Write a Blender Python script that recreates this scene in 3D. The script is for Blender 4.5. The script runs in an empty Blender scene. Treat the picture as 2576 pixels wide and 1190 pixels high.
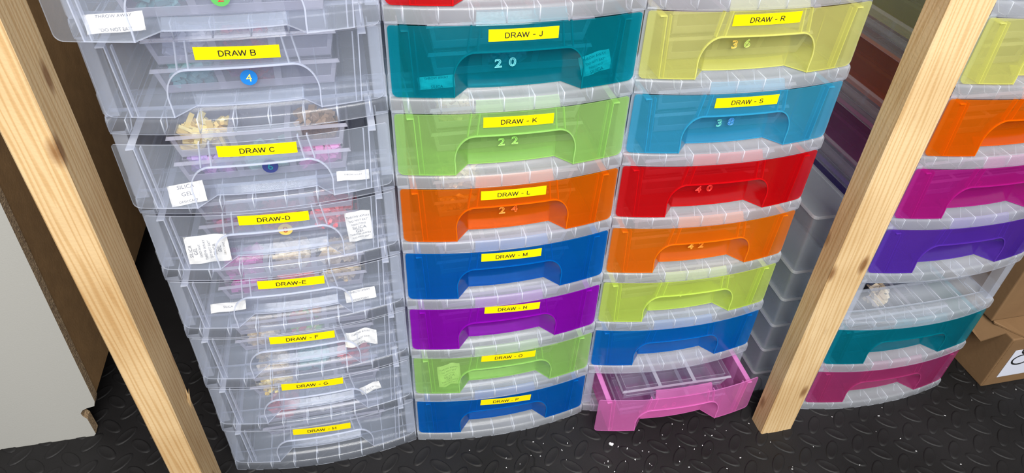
import bpy, bmesh, math, random
from mathutils import Vector, Matrix
random.seed(7)
C = bpy.context.scene.collection
sc = bpy.context.scene
# ------------------------------------------------------------------ camera
PITCH, ROLL, FPX, CAMZ, YAW = 0.683, 0.0468, 1746.3, 1.0365, 0.2455
fw = Vector((0, math.cos(PITCH), -math.sin(PITCH)))
r0 = Vector((1, 0, 0)); u0 = r0.cross(fw)
rt = math.cos(ROLL)*r0 + math.sin(ROLL)*u0
up = -math.sin(ROLL)*r0 + math.cos(ROLL)*u0
Rz = Matrix.Rotation(-YAW, 3, 'Z')
fw, rt, up = Rz @ fw, Rz @ rt, Rz @ up
CAM = Vector((0, 0, CAMZ))
cd = bpy.data.cameras.new('camera'); cam = bpy.data.objects.new('camera', cd); C.objects.link(cam)
M3 = Matrix((rt, up, -fw)).transposed()
cam.matrix_world = Matrix.Translation(CAM) @ M3.to_4x4()
cd.sensor_width = 36; cd.lens = FPX/2576*36; cd.clip_start = 0.01
sc.camera = cam
# ------------------------------------------------------------------ light, exposure
sc.view_settings.view_transform = 'Standard'; sc.view_settings.look = 'None'
sc.view_settings.gamma = 1; sc.view_settings.use_curve_mapping = False
sc.view_settings.exposure = 0.55
w = bpy.data.worlds.new('sky'); sc.world = w; w.use_nodes = True
bg = w.node_tree.nodes['Background']; bg.inputs[0].default_value = (.86, .92, 1, 1); bg.inputs[1].default_value = 0.42
def area(name, loc, target, sx, sy, power, col):
    l = bpy.data.lights.new(name, 'AREA'); l.shape = 'RECTANGLE'; l.size = sx; l.size_y = sy; l.energy = power; l.color = col
    o = bpy.data.objects.new(name, l); C.objects.link(o); o.location = loc
    o.rotation_euler = (Vector(target)-Vector(loc)).to_track_quat('-Z', 'Y').to_euler()
    return o
area('daylight_doorway', (0.05, -1.3, 2.2), (0.25, .75, .35), 1.9, 1.4, 39, (1, .975, .93)).data.spread = math.radians(115)
area('daylight_overhead', (0.3, -.1, 2.25), (0.3, .75, .4), .5, .35, 11, (1, .98, .95))
sc.cycles.transparent_max_bounces = 48
sc.cycles.max_bounces = 10; sc.cycles.diffuse_bounces = 4; sc.cycles.transmission_bounces = 8; sc.cycles.glossy_bounces = 3
# ------------------------------------------------------------------ helpers
def s2l(c): return tuple((v/255/12.92 if v/255 <= .04045 else ((v/255+.055)/1.055)**2.4) for v in c)
def newmat(name):
    m = bpy.data.materials.new(name); m.use_nodes = True; nt = m.node_tree; nt.nodes.clear()
    return m, nt, nt.nodes.new('ShaderNodeOutputMaterial')
def N(nt, t, **k):
    n = nt.nodes.new(t)
    for a, b in k.items(): setattr(n, a, b)
    return n
def solid(name, col, rough=.6, spec=.4, bump=0, bscale=200, var=0, vscale=30):
    m, nt, out = newmat(name)
    p = N(nt, 'ShaderNodeBsdfPrincipled'); nt.links.new(p.outputs[0], out.inputs[0])
    p.inputs['Base Color'].default_value = (*col, 1); p.inputs['Roughness'].default_value = rough
    p.inputs['Specular IOR Level'].default_value = spec
    tc = N(nt, 'ShaderNodeTexCoord')
    if bump:
        n = N(nt, 'ShaderNodeTexNoise'); n.inputs['Scale'].default_value = bscale; nt.links.new(tc.outputs['Object'], n.inputs['Vector'])
        b = N(nt, 'ShaderNodeBump'); b.inputs['Strength'].default_value = bump; b.inputs['Distance'].default_value = .001
        nt.links.new(n.outputs[0], b.inputs['Height']); nt.links.new(b.outputs[0], p.inputs['Normal'])
    if var:
        n = N(nt, 'ShaderNodeTexNoise'); n.inputs['Scale'].default_value = vscale; n.inputs['Detail'].default_value = 6
        nt.links.new(tc.outputs['Object'], n.inputs['Vector'])
        r = N(nt, 'ShaderNodeValToRGB'); r.color_ramp.elements[0].position = .3; r.color_ramp.elements[1].position = .7
        r.color_ramp.elements[0].color = (*[v*(1-var) for v in col], 1); r.color_ramp.elements[1].color = (*[min(1, v*(1+var)) for v in col], 1)
        nt.links.new(n.outputs[0], r.inputs[0]); nt.links.new(r.outputs[0], p.inputs['Base Color'])
    return m
def plastic(name, trans, body, dens, rough=.12, gloss=1.0):
    """thin polypropylene sheet: tinted see-through + milky scattering + clear-coat like reflection"""
    m, nt, out = newmat(name)
    t = N(nt, 'ShaderNodeBsdfTransparent'); t.inputs[0].default_value = (*trans, 1)
    d = N(nt, 'ShaderNodeBsdfDiffuse'); d.inputs[0].default_value = (*body, 1)
    l = N(nt, 'ShaderNodeBsdfTranslucent'); l.inputs[0].default_value = (*body, 1)
    ds = N(nt, 'ShaderNodeMixShader'); ds.inputs[0].default_value = .35
    nt.links.new(d.outputs[0], ds.inputs[1]); nt.links.new(l.outputs[0], ds.inputs[2])
    mx = N(nt, 'ShaderNodeMixShader')
    tc = N(nt, 'ShaderNodeTexCoord'); no = N(nt, 'ShaderNodeTexNoise'); no.inputs['Scale'].default_value = 9; no.inputs['Detail'].default_value = 3
    nt.links.new(tc.outputs['Object'], no.inputs['Vector'])
    mr = N(nt, 'ShaderNodeMapRange'); mr.inputs[1].default_value = .3; mr.inputs[2].default_value = .7
    mr.inputs[3].default_value = dens*.85; mr.inputs[4].default_value = min(1, dens*1.15)
    nt.links.new(no.outputs[0], mr.inputs[0]); nt.links.new(mr.outputs[0], mx.inputs[0])
    nt.links.new(t.outputs[0], mx.inputs[1]); nt.links.new(ds.outputs[0], mx.inputs[2])
    g = N(nt, 'ShaderNodeBsdfGlossy'); g.inputs['Roughness'].default_value = rough
    lw = N(nt, 'ShaderNodeLayerWeight'); lw.inputs[0].default_value = .5
    pw = N(nt, 'ShaderNodeMath', operation='POWER'); pw.inputs[1].default_value = 5
    nt.links.new(lw.outputs['Facing'], pw.inputs[0])
    ma = N(nt, 'ShaderNodeMath', operation='MULTIPLY_ADD'); ma.inputs[1].default_value = .7*gloss; ma.inputs[2].default_value = .035*gloss
    nt.links.new(pw.outputs[0], ma.inputs[0])
    fin = N(nt, 'ShaderNodeMixShader'); nt.links.new(ma.outputs[0], fin.inputs[0])
    nt.links.new(mx.outputs[0], fin.inputs[1]); nt.links.new(g.outputs[0], fin.inputs[2])
    nt.links.new(fin.outputs[0], out.inputs[0])
    return m
class MB:
    def __init__(s): s.v = []; s.f = []; s.m = []
    def add(s, vs, fs, mi=0):
        o = len(s.v); s.v += [tuple(p) for p in vs]; s.f += [tuple(i+o for i in f) for f in fs]; s.m += [mi]*len(fs); return s
    def quad(s, a, b, c, d, mi=0): return s.add([a, b, c, d], [(0, 1, 2, 3)], mi)
    def box(s, x0, x1, y0, y1, z0, z1, mi=0):
        vs = [(x, y, z) for z in (z0, z1) for y in (y0, y1) for x in (x0, x1)]
        return s.add(vs, [(0, 2, 3, 1), (4, 5, 7, 6), (0, 1, 5, 4), (2, 6, 7, 3), (0, 4, 6, 2), (1, 3, 7, 5)], mi)
    def obox(s, c, h, R, mi=0):
        vs = [Vector(c)+R@Vector((h[0]*a, h[1]*b, h[2]*d)) for d in (-1, 1) for b in (-1, 1) for a in (-1, 1)]
        return s.add(vs, [(0, 2, 3, 1), (4, 5, 7, 6), (0, 1, 5, 4), (2, 6, 7, 3), (0, 4, 6, 2), (1, 3, 7, 5)], mi)
    def strip(s, A, B, mi=0, close=False):
        n = len(A); o = [*A, *B]; fs = [(i, i+1, n+i+1, n+i) for i in range(n-1)]
        if close: fs.append((n-1, 0, n, 2*n-1))
        return s.add(o, fs, mi)
    def extr(s, poly, fn, mi_face=0, mi_side=0):
        """poly list of 2D pts; fn(p, k) -> 3D at side k"""
        n = len(poly); A = [fn(p, 0) for p in poly]; B = [fn(p, 1) for p in poly]
        s.add(A, [tuple(range(n))[::-1]], mi_face); s.add(B, [tuple(range(n))], mi_face); s.strip(A, B, mi_side, True); return s
    def mesh(s, name, mats, merge=True, smooth=False):
        me = bpy.data.meshes.new(name); me.from_pydata(s.v, [], s.f)
        for m in mats: me.materials.append(m)
        me.polygons.foreach_set('material_index', s.m)
        if merge:
            b = bmesh.new(); b.from_mesh(me); bmesh.ops.remove_doubles(b, verts=b.verts, dist=1e-5)
            bmesh.ops.recalc_face_normals(b, faces=b.faces); b.to_mesh(me); b.free()
        if smooth: me.polygons.foreach_set('use_smooth', [True]*len(me.polygons))
        me.update(); return me
def link(name, me, parent=None, loc=None):
    o = bpy.data.objects.new(name, me); C.objects.link(o)
    if parent: o.parent = parent
    if loc: o.location = loc
    return o
def thing(name, label, cat, loc=(0, 0, 0), rz=0, group=None):
    o = bpy.data.objects.new(name, None); C.objects.link(o); o.location = loc; o.rotation_euler = (0, 0, rz); o.empty_display_size = .02
    return tag(o, label, cat, group)
def tag(o, label, cat, group=None, kind=None):
    o['label'] = label; o['category'] = cat
    if group: o['group'] = group
    if kind: o['kind'] = kind
    return o
def struct(name, me):
    o = link(name, me); o['kind'] = 'structure'; return o
def solidify(o, t, rim=False):
    m = o.modifiers.new('wall_thickness', 'SOLIDIFY'); m.thickness = t; m.offset = 0
    if rim: m.material_offset_rim = 1
    return o
def bevel(o, wd, seg=2):
    m = o.modifiers.new('soft_edges', 'BEVEL'); m.width = wd; m.segments = seg; m.limit_method = 'ANGLE'; m.angle_limit = .6; return o
_tc = {}
def text_geo(s, size, outline=False, stretch=1.0, spacing=1.0):
    key = (s, size, outline, stretch, spacing)
    if key in _tc: return _tc[key]
    cu = bpy.data.curves.new('lettering', 'FONT'); cu.body = s; cu.size = size; cu.align_x = 'CENTER'; cu.align_y = 'CENTER'
    cu.space_character = spacing; cu.resolution_u = 3
    if outline: cu.fill_mode = 'NONE'; cu.bevel_depth = size*.03; cu.bevel_resolution = 0
    o = bpy.data.objects.new('lettering', cu); C.objects.link(o); bpy.context.view_layer.update()
    me = bpy.data.meshes.new_from_object(o)
    vs = [(v.co.x*stretch, v.co.y, v.co.z) for v in me.vertices]; fs = [tuple(p.vertices) for p in me.polygons]
    bpy.data.objects.remove(o); bpy.data.meshes.remove(me); bpy.data.curves.remove(cu)
    ys = [v[1] for v in vs]; xs = [v[0] for v in vs]
    cx, cy = (max(xs)+min(xs))/2, (max(ys)+min(ys))/2
    vs = [(a-cx, b-cy, c) for a, b, c in vs]
    _tc[key] = (vs, fs); return _tc[key]
def arc(cx, cy, rx, ry, a0, a1, n=10):
    return [(cx+rx*math.cos(math.radians(a0+(a1-a0)*i/n)), cy+ry*math.sin(math.radians(a0+(a1-a0)*i/n))) for i in range(n+1)]
# plain sans-serif capitals as strokes on a 1-high grid: (advance width, polylines)
GL = {
 'D': (.86, [[(.06, 0), (.06, 1), (.36, 1)]+arc(.36, .5, .36, .5, 90, -90)+[(.06, 0)]]),
 'R': (.88, [[(.06, 0), (.06, 1), (.44, 1)]+arc(.44, .74, .27, .26, 90, -90)+[(.06, .48)], [(.42, .48), (.76, 0)]]),
 'A': (.82, [[(.0, 0), (.40, 1), (.80, 0)], [(.14, .34), (.66, .34)]]),
 'W': (1.14, [[(.0, 1), (.26, 0), (.55, 1), (.84, 0), (1.10, 1)]]),
 'B': (.82, [[(.06, .53), (.42, .53)]+arc(.42, .765, .24, .235, -90, 90)+[(.06, 1), (.06, 0), (.44, 0)]+arc(.44, .265, .27, .265, -90, 90)]),
 'C': (.88, [arc(.42, .5, .38, .5, 38, 322, 18)]),
 'E': (.80, [[(.70, 0), (.06, 0), (.06, 1), (.68, 1)], [(.06, .52), (.64, .52)]]),
 'F': (.74, [[(.06, 0), (.06, 1), (.66, 1)], [(.06, .50), (.58, .50)]]),
 'G': (.94, [arc(.44, .5, .40, .5, 40, 310, 18)+[(.82, .18), (.82, .47), (.46, .47)]]),
 'H': (.86, [[(.06, 0), (.06, 1)], [(.74, 0), (.74, 1)], [(.06, .53), (.74, .53)]]),
 'J': (.62, [[(.46, 1), (.46, .25)]+arc(.25, .25, .21, .25, 0, -170)]),
 'K': (.82, [[(.06, 0), (.06, 1)], [(.72, 1), (.06, .36)], [(.28, .58), (.76, 0)]]),
 'L': (.68, [[(.06, 1), (.06, 0), (.62, 0)]]),
 'M': (1.0, [[(.06, 0), (.06, 1), (.46, .04), (.86, 1), (.86, 0)]]),
 'N': (.86, [[(.06, 0), (.06, 1), (.74, 0), (.74, 1)]]),
 'O': (.94, [arc(.44, .5, .40, .5, 0, 360, 24)]),
 'P': (.80, [[(.06, 0), (.06, 1), (.42, 1)]+arc(.42, .73, .27, .27, 90, -90)+[(.06, .46)]]),
 'S': (.80, [arc(.38, .74, .29, .26, 25, 250, 12)+arc(.38, .26, .32, .27, 70, -160, 12)]),
 '-': (.60, [[(.10, .42), (.46, .42)]]), ' ': (.36, []),
}
def stroke_geo(text, cap, wd=.078, stretch=1.2):
    vs, fs = [], []; x = 0
    for ch in text:
        adv, pl = GL[ch]
        for P in pl:
            for (ax, ay), (bx, by) in zip(P, P[1:]):
                dx, dy = bx-ax, by-ay; L = math.hypot(dx, dy)
                if L < 1e-6: continue
                ux, uy = dx/L, dy/L; e = wd*.45; ox, oy = -uy*wd, ux*wd
                o = len(vs)
                for qx, qy in ((ax-ux*e+ox, ay-uy*e+oy), (ax-ux*e-ox, ay-uy*e-oy), (bx+ux*e-ox, by+uy*e-oy), (bx+ux*e+ox, by+uy*e+oy)):
                    vs.append((x+qx, qy))
                fs.append((o, o+1, o+2, o+3))
        x += adv+.10
    x -= .10
    return [((a-x/2)*cap*stretch, (b-.5)*cap, 0) for a, b in vs], fs
def ray(px, py): return fw + (px-1288)/FPX*rt - (py-595)/FPX*up
def at_y(px, py, Y):
    d = ray(px, py); return CAM + d*(Y/d.y)
def at_z(px, py, Z=0):
    d = ray(px, py); return CAM + d*((Z-CAMZ)/d.z)
# ------------------------------------------------------------------ materials
def tint(name, rgb, dens=.3, k=1.0, tk=1.0, **kw):
    c = s2l(rgb); mxv = max(c)
    tr = tuple(min(1, (max(v/mxv, .02+.3*min(1, min(rgb)/90)))**.28*.965*tk) for v in c)
    return (plastic(name, tr, tuple(min(1, v*k) for v in c), dens, **kw),
            plastic(name+'_edge', tr, tuple(min(1, v*k*1.15) for v in c), min(.95, dens*1.8), **kw))
PL = {
 'clear':  (plastic('clear_plastic', (.965, .97, .985), (.80, .88, 1.0), .085, rough=.12, gloss=.6), plastic('clear_plastic_edge', (.95, .96, 1), (.86, .9, 1), .36)),
 'case':   (plastic('case_plastic', (.965, .97, .985), (.90, .94, 1.0), .18, rough=.16, gloss=.35), plastic('case_plastic_edge', (.95, .96, 1), (.86, .9, 1), .42), plastic('case_plastic_frosted', (.95, .96, .99), (.80, .85, .95), .24), plastic('case_plastic_thin', (.95, .96, .985), (.78, .85, .97), .05, rough=.14, gloss=.5), plastic('case_plastic_rib_edge', (.95, .96, 1), (.88, .92, 1), .5)),
 'teal':   tint('teal_plastic', (0, 135, 150)),
 'green':  tint('lime_green_plastic', (186, 226, 144), .27),
 'orange': tint('orange_plastic', (250, 135, 5), .27),
 'blue':   tint('cobalt_blue_plastic', (0, 116, 196), .36),
 'purple': tint('violet_plastic', (165, 15, 195), .36),
 'red':    tint('red_plastic', (220, 15, 28), .34),
 'yellow': tint('yellow_plastic', (234, 234, 155), .24),
 'sky':    tint('sky_blue_plastic', (75, 188, 220), .25),
 'amber':  tint('light_orange_plastic', (255, 150, 20), .28),
 'lime':   tint('acid_lime_plastic', (222, 240, 128), .28),
 'azure':  tint('azure_plastic', (0, 128, 204), .34),
 'pink':   tint('pink_plastic', (250, 158, 222), .24),
 'magenta':tint('magenta_plastic', (195, 40, 158), .3),
 'indigo': tint('indigo_plastic', (114, 66, 188), .34),
 'rose':   tint('rose_plastic', (190, 78, 142), .28),
}
TRAY = [plastic('tray_plastic', (.95, .955, .975), (.74, .71, .80), .07, rough=.15), plastic('tray_plastic_edge', (.95, .95, 1), (.74, .73, .80), .34)]
BOXP = [plastic('frosted_box_plastic', (.9, .92, .94), (.74, .78, .82), .2, rough=.2), plastic('frosted_box_edge', (.92, .93, .95), (.8, .83, .87), .6)]
M_tape = solid('yellow_tape', s2l((238, 212, 0)), .35)
M_ink = solid('black_ink', (.012, .012, .012), .5)
M_greyink = solid('grey_print', (.16, .16, .19), .7)
M_paper = solid('sachet_paper', (.80, .78, .73), .75, bump=.25, bscale=160)
# ------------------------------------------------------------------ the setting
def floor_mat():
    m, nt, out = newmat('black_rubber_mat')
    p = N(nt, 'ShaderNodeBsdfPrincipled'); nt.links.new(p.outputs[0], out.inputs[0])
    tc = N(nt, 'ShaderNodeTexCoord'); n = N(nt, 'ShaderNodeTexNoise'); n.inputs['Scale'].default_value = 5; n.inputs['Detail'].default_value = 8
    nt.links.new(tc.outputs['Object'], n.inputs['Vector'])
    r = N(nt, 'ShaderNodeValToRGB'); r.color_ramp.elements[0].color = (.0065, .006, .006, 1); r.color_ramp.elements[1].color = (.016, .015, .016, 1)
    r.color_ramp.elements[0].position = .3; r.color_ramp.elements[1].position = .75
    nt.links.new(n.outputs[0], r.inputs[0]); nt.links.new(r.outputs[0], p.inputs['Base Color'])
    p.inputs['Roughness'].default_value = .58; p.inputs['Specular IOR Level'].default_value = .28
    n2 = N(nt, 'ShaderNodeTexNoise'); n2.inputs['Scale'].default_value = 900; nt.links.new(tc.outputs['Object'], n2.inputs['Vector'])
    b = N(nt, 'ShaderNodeBump'); b.inputs['Strength'].default_value = .35; b.inputs['Distance'].default_value = .0006
    nt.links.new(n2.outputs[0], b.inputs['Height']); nt.links.new(b.outputs[0], p.inputs['Normal'])
    return m
M_floor = floor_mat(); M_seam = solid('mat_seam', (.002, .002, .002), .9)
f = MB(); f.quad((-1.7, -1.0, 0), (2.4, -1.0, 0), (2.4, 2.0, 0), (-1.7, 2.0, 0))
s_ = .0485; th0 = math.radians(-42)
for i in range(-40, 60):
    for j in range(-40, 60):
        cx, cy = i*s_*.78, j*s_*.78
        X = .3+cx*math.cos(th0)-cy*math.sin(th0); Y = .7+cx*math.sin(th0)+cy*math.cos(th0)
        if not (-.75 < X < 1.6 and .28 < Y < 1.0): continue
        a = th0 + (0 if (i+j) % 2 else math.pi/2)
        rings = []
        for (k, z) in ((1.0, .0002), (.9, .0015), (.78, .0017), (.66, .0012)):
            rings.append([(X+(.0215*k*math.cos(t))*math.cos(a)-(.0098*k*math.sin(t))*math.sin(a), Y+(.0215*k*math.cos(t))*math.sin(a)+(.0098*k*math.sin(t))*math.cos(a), z) for t in [q*math.tau/14 for q in range(14)]])
        o = len(f.v)
        for rg in rings: f.v += rg
        for k in range(3):
            for q in range(14): f.f.append((o+k*14+q, o+k*14+(q+1) % 14, o+(k+1)*14+(q+1) % 14, o+(k+1)*14+q)); f.m.append(0)
        f.f.append(tuple(o+42+q for q in range(14))); f.m.append(0)
# interlocking jigsaw seam between two mats
pts = []
sx0 = .1985; y = .30; k = 0
while y < .72:
    d = .016 if k % 2 else 0
    pts += [(sx0+d, y), (sx0+d+(.004 if k % 2 else -.004), y+.014), (sx0+d, y+.028)]; y += .03; k += 1
f.strip([(a, b, .0019) for a, b in pts], [(a+.0016, b, .0019) for a, b in pts], 1)
flo = struct('floor', f.mesh('floor', [M_floor, M_seam], merge=False)); flo.data.shade_smooth()
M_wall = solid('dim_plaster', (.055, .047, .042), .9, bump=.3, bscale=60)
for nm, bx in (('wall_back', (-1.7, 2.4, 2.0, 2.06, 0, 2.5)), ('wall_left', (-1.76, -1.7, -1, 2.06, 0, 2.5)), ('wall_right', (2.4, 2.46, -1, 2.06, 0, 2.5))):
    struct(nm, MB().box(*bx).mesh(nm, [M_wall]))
struct('ceiling', MB().box(-1.76, 2.46, .55, 2.06, 2.5, 2.56).mesh('ceiling', [M_wall]))
M_conc = solid('concrete', (.33, .31, .28), .85, bump=.4, bscale=80, var=.2, vscale=8)
struct('ground', MB().box(-4, 5, -5, -1.0, -.06, 0).mesh('ground', [M_conc]))
# ------------------------------------------------------------------ drawer tower
W, H, D = .2944, .10625, .385
LIP = .0185
BOW = .018
def bow(x):
    u = abs(2*x/W-1); return -BOW*(1-min(1, u)**2.1)
XS = [W*(.5-.5*math.cos(math.pi*i/40)) for i in range(41)]
XS = sorted(set([round(v, 5) for v in XS] + [round(W*i/30, 5) for i in range(31)]))
def shelf_mesh(closed=False):
    m = MB(); e = .0008; cz = .004
    xs = XS
    def fy(x, dy=0): return bow(x)+dy
    m.strip([(x, fy(x), 0) for x in xs], [(x, fy(x, -.0006), .004) for x in xs])
    m.strip([(x, fy(x, -.0006), .004) for x in xs], [(x, fy(x, -.0006), LIP-.004) for x in xs])
    for k in range(5):
        a, b_ = k/5*math.pi/2, (k+1)/5*math.pi/2
        m.strip([(x, fy(x, -.0006+.004*(1-math.cos(a))), LIP-.004+.004*math.sin(a)) for x in xs], [(x, fy(x, -.0006+.004*(1-math.cos(b_))), LIP-.004+.004*math.sin(b_)) for x in xs])
    m.strip([(x, fy(x, .0034), LIP) for x in xs], [(x, .022+.35*bow(x), LIP) for x in xs])
    m.strip([(x, .022+.35*bow(x), LIP) for x in xs], [(x, .062, LIP) for x in xs])
    m.strip([(x, .062, LIP) for x in xs[2:-2]], [(x, .062, LIP-.006) for x in xs[2:-2]])
    for x in (0, W):   # returns at the ends
        m.quad((x, .0, 0), (x, .062, 0), (x, .062, LIP), (x, .003, LIP))
    for i in range(8): # ribs
        x = W*(.068+.1235*i)
        m.quad((x, bow(x), .0006), (x, bow(x), LIP-.001), (x, .022+.35*bow(x), LIP-.0005), (x, .022+.35*bow(x)-.012, .0006), 3)
        m.quad((x, .022+.35*bow(x), LIP), (x, .062, LIP), (x, .062, LIP-.005), (x, .022+.35*bow(x), LIP-.008), 3)
    m.strip([(x, .022+.35*bow(x), LIP) for x in xs], [(x, .022+.35*bow(x), LIP-.004) for x in xs], 1)
    # side runners and rear bar of the open frame
    for x0, x1 in ((0, .022), (W-.022, W)):
        m.quad((x0, .062, LIP), (x1, .062, LIP), (x1, D, LIP), (x0, D, LIP))
    m.quad((0, D-.05, LIP), (W, D-.05, LIP), (W, D, LIP), (0, D, LIP))
    if closed: m.quad((.022, .062, LIP), (W-.022, .062, LIP), (W-.022, D-.05, LIP), (.022, D-.05, LIP))
    return m
ME_shelf = shelf_mesh().mesh('shelf', [*PL['case']])
ME_lid = shelf_mesh(True).mesh('lid', [*PL['case']])
for me_ in (ME_shelf, ME_lid): me_.shade_smooth(); me_.set_sharp_from_angle(angle=.7)
def side_mesh(s):
    m = MB(); o = -1 if s == 0 else 1; x = 0 if s == 0 else W
    for n in range(8):
        z = n*H; b0, b1, b2, b3 = z+LIP+.002, z+LIP+.004, z+.044, z+.048
        xi = x-o*.0015; xo = x+o*.0006
        # stepped band, then flat wall beside the drawer
        prof = [(xi, z+LIP), (xo, b1), (xo, b2), (xi, b3), (xi, z+H)]
        for k_, ((a, za), (b, zb)) in enumerate(zip(prof, prof[1:])):
            m.quad((a, .004, za), (a, D, za), (b, D, zb), (b, .004, zb), 3 if k_ == 3 else 0)
        m.quad((xo, .004, z+.001), (xo, D, z+.001), (xo, D, z+LIP), (xo, .004, z+LIP))
        for y in (.012, .14, .26, .372):
            m.quad((xo, y, b1), (xo-o*.006, y, b1), (xo-o*.006, y, b2), (xo, y, b2), 3)
    # front pillar
    for n in range(8):
        z = n*H; m.quad((x, .004, z+LIP), (x-o*.014, .004, z+LIP), (x-o*.014, .004, z+H), (x, .004, z+H), 2)
        m.quad((x-o*.014, .004, z+LIP), (x-o*.014, .02, z+LIP), (x-o*.014, .02, z+H), (x-o*.014, .004, z+H))
    return m.mesh('side_panel', [*PL['case']])
ME_side = [side_mesh(0), side_mesh(1)]
b = MB()
for n in range(8): b.quad((.002, D, n*H+LIP+.001), (W-.002, D, n*H+LIP+.001), (W-.002, D, n*H+H-.001), (.002, D, n*H+H-.001))
ME_back = b.mesh('back_panel', [*PL['case']])
HD = H-LIP-.0035          # drawer front height
N0, N1, ZT = .243, .757, .64
def notch_pts(steps=14):
    """notch outline from left-bottom over the arch to right-bottom, (x, z)"""
    P = [(N0*W, 0), (N0*W, .12*HD), (N0*W-.0008, .25*HD)]
    rx = .085*W; x0 = N0*W-.0008; z0 = .25*HD
    for i in range(1, steps+1):
        t = i/steps*math.pi/2; P.append((x0+rx*(1-math.cos(t)), z0+(ZT*HD-z0)*math.sin(t)))
    mid = [(W*(.5+k*.045), ZT*HD) for k in (-3, -2, -1, 0, 1, 2, 3)]
    return P + mid + [(W-x, z) for x, z in reversed(P)]
def front_mesh(cols):
    m = MB(); g = .0028; r = .007
    NP = notch_pts()
    def fy(x, z): return bow(x)+.0012 + (0 if z < HD else 0)
    # outer panel in columns; zl rises over the notch
    xs = sorted(set([round(g+(W-2*g)*i/60, 6) for i in range(61)] + [round(p[0], 6) for p in NP] + [g+r*q for q in (.05, .15, .35, .6, 1)] + [W-g-r*q for q in (.05, .15, .35, .6, 1)] + [N0*W, W-N0*W]))
    def low(x):
        dx = min(x-g, W-g-x)
        if dx < r: return r-math.sqrt(max(0, r*r-(r-dx)**2))
        xx = min(x, W-x)
        if xx <= N0*W: return 0
        x0 = N0*W-.0008; rx = .085*W
        if xx < x0+rx: c = 1-(xx-x0)/rx; return .25*HD+(ZT*HD-.25*HD)*math.sqrt(max(0, 1-c*c))
        return ZT*HD
    def high(x):
        dx = min(x-g, W-g-x); rr = .0035
        return HD-.0005-(rr-math.sqrt(max(0, rr*rr-(rr-dx)**2)) if dx < rr else 0)
    for xa, xb in zip(xs, xs[1:]):
        la, lb = low(xa), low(xb)
        if abs(xa-N0*W) < 1e-6: la = low(xa+1e-5)
        if abs(xb-(W-N0*W)) < 1e-6: lb = low(xb-1e-5)
        za = [la+(high(xa)-la)*t for t in (0, .5, 1)]; zb = [lb+(high(xb)-lb)*t for t in (0, .5, 1)]
        for k in range(2):
            m.quad((xa, fy(xa, 0), za[k]), (xb, fy(xb, 0), zb[k]), (xb, fy(xb, 0), zb[k+1]), (xa, fy(xa, 0), za[k+1]))
    # pocket
    DP = .024
    def inner(p): x, z = p; return (W/2+(x-W/2)*.745, bow(x)*.75+DP-.004, z*.97)
    O = [(x, fy(x, 0), z) for x, z in NP]; I = [inner(p) for p in NP]
    m.strip(O, I)
    # thick roll along the notch edge
    m.strip([(x, y-.0011, z) for x, y, z in O], [(x, y+.0012, z+.0001) for x, y, z in O], 1)
    # pocket back wall, columns
    half = len(I)//2
    base = [(p[0], p[1], 0) for p in I]
    for k in range(len(I)-1):
        if abs(I[k][0]-I[k+1][0]) > 1e-6: m.quad(base[k], base[k+1], I[k+1], I[k])
    # raised grip tab leaning back above the label
    tx = [W*(.325+.35*i/10) for i in range(11)]
    m.strip([(x, fy(x, 0), HD-.0005) for x in tx], [(x+(W/2-x)*.03, bow(x)+.0065, HD+.0125) for x in tx])
    m.strip([(x+(W/2-x)*.03, bow(x)+.0065, HD+.0125) for x in tx], [(x+(W/2-x)*.03, bow(x)+.0095, HD+.0128) for x in tx])
    # twin ribs framing the label area
    for sgn in (-1, 1):
        for off in (0, .011):
            A = []; B = []
            for i in range(7):
                t = i/6; x = W/2+sgn*(W*(.168-.012*t)+off*(1-.1*t)); z = ZT*HD+(HD-ZT*HD)*t
                A.append((x, fy(x, 0), z)); B.append((x, fy(x, 0)+.0055, z))
            m.strip(A, B, 1)
    return m.mesh('front_panel', cols)
def body_mesh(cols):
    m = MB(); xl, xr = .095*W, .905*W; yb = D-.03; t = .012*W
    I = [(N0*W, bow(N0*W)+.0012)]
    inn = [(W/2+(x-W/2)*.745, bow(x)*.75+.020) for x, z in notch_pts() if z > .5*HD or x == N0*W or abs(x-(W-N0*W)) < 1e-9]
    Lf = [(xl+(N0*W-xl)*i/6, bow(xl+(N0*W-xl)*i/6)+.0012) for i in range(7)]
    Rf = [(W-x, y) for x, y in reversed(Lf)]
    ins = sorted(set((round(a, 6), round(b_, 6)) for a, b_ in inn))
    poly = Lf + ins + Rf + [(xr, yb), (xl, yb)]
    m.add([(x, y, .0006) for x, y in poly], [tuple(range(len(poly)))])
    # low step along the pocket foot
    m.strip([(x, y+.0015, .0008) for x, y in ins], [(x, y+.010, .0095) for x, y in ins])
    for xa, s in ((xl, -1), (xr, 1)):   # sides with double rim
        ya = bow(xl)+.0012
        m.quad((xa, ya, 0), (xa, yb, 0), (xa+s*t, yb, HD-.006), (xa+s*t, ya, HD-.006))
        m.quad((xa+s*t, ya, HD-.006), (xa+s*t, yb, HD-.006), (xa+s*(t+.008), yb, HD-.006), (xa+s*(t+.008), ya, HD-.006), 1)
        # moulded corner ribs seen from the front
        for off in (.0, .006):
            m.quad((xa-s*off, ya+.001, 0), (xa-s*off, ya+.007, 0), (xa-s*off+s*t, ya+.007, HD-.006), (xa-s*off+s*t, ya+.001, HD-.006), 1)
    m.quad((xl, yb, 0), (xr, yb, 0), (xr+t, yb, HD-.006), (xl-t, yb, HD-.006))
    return m.mesh('drawer', cols)
_dm = {}
def drawer_meshes(col):
    if col not in _dm: _dm[col] = (body_mesh([*PL[col]]), front_mesh([*PL[col]]))
    return _dm[col]
ME_shelf_glassy = ME_shelf.copy(); ME_shelf_glassy.materials[0] = plastic('case_plastic_glassy', (.965, .97, .985), (.80, .87, 1.0), .085, rough=.12, gloss=.5)
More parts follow.
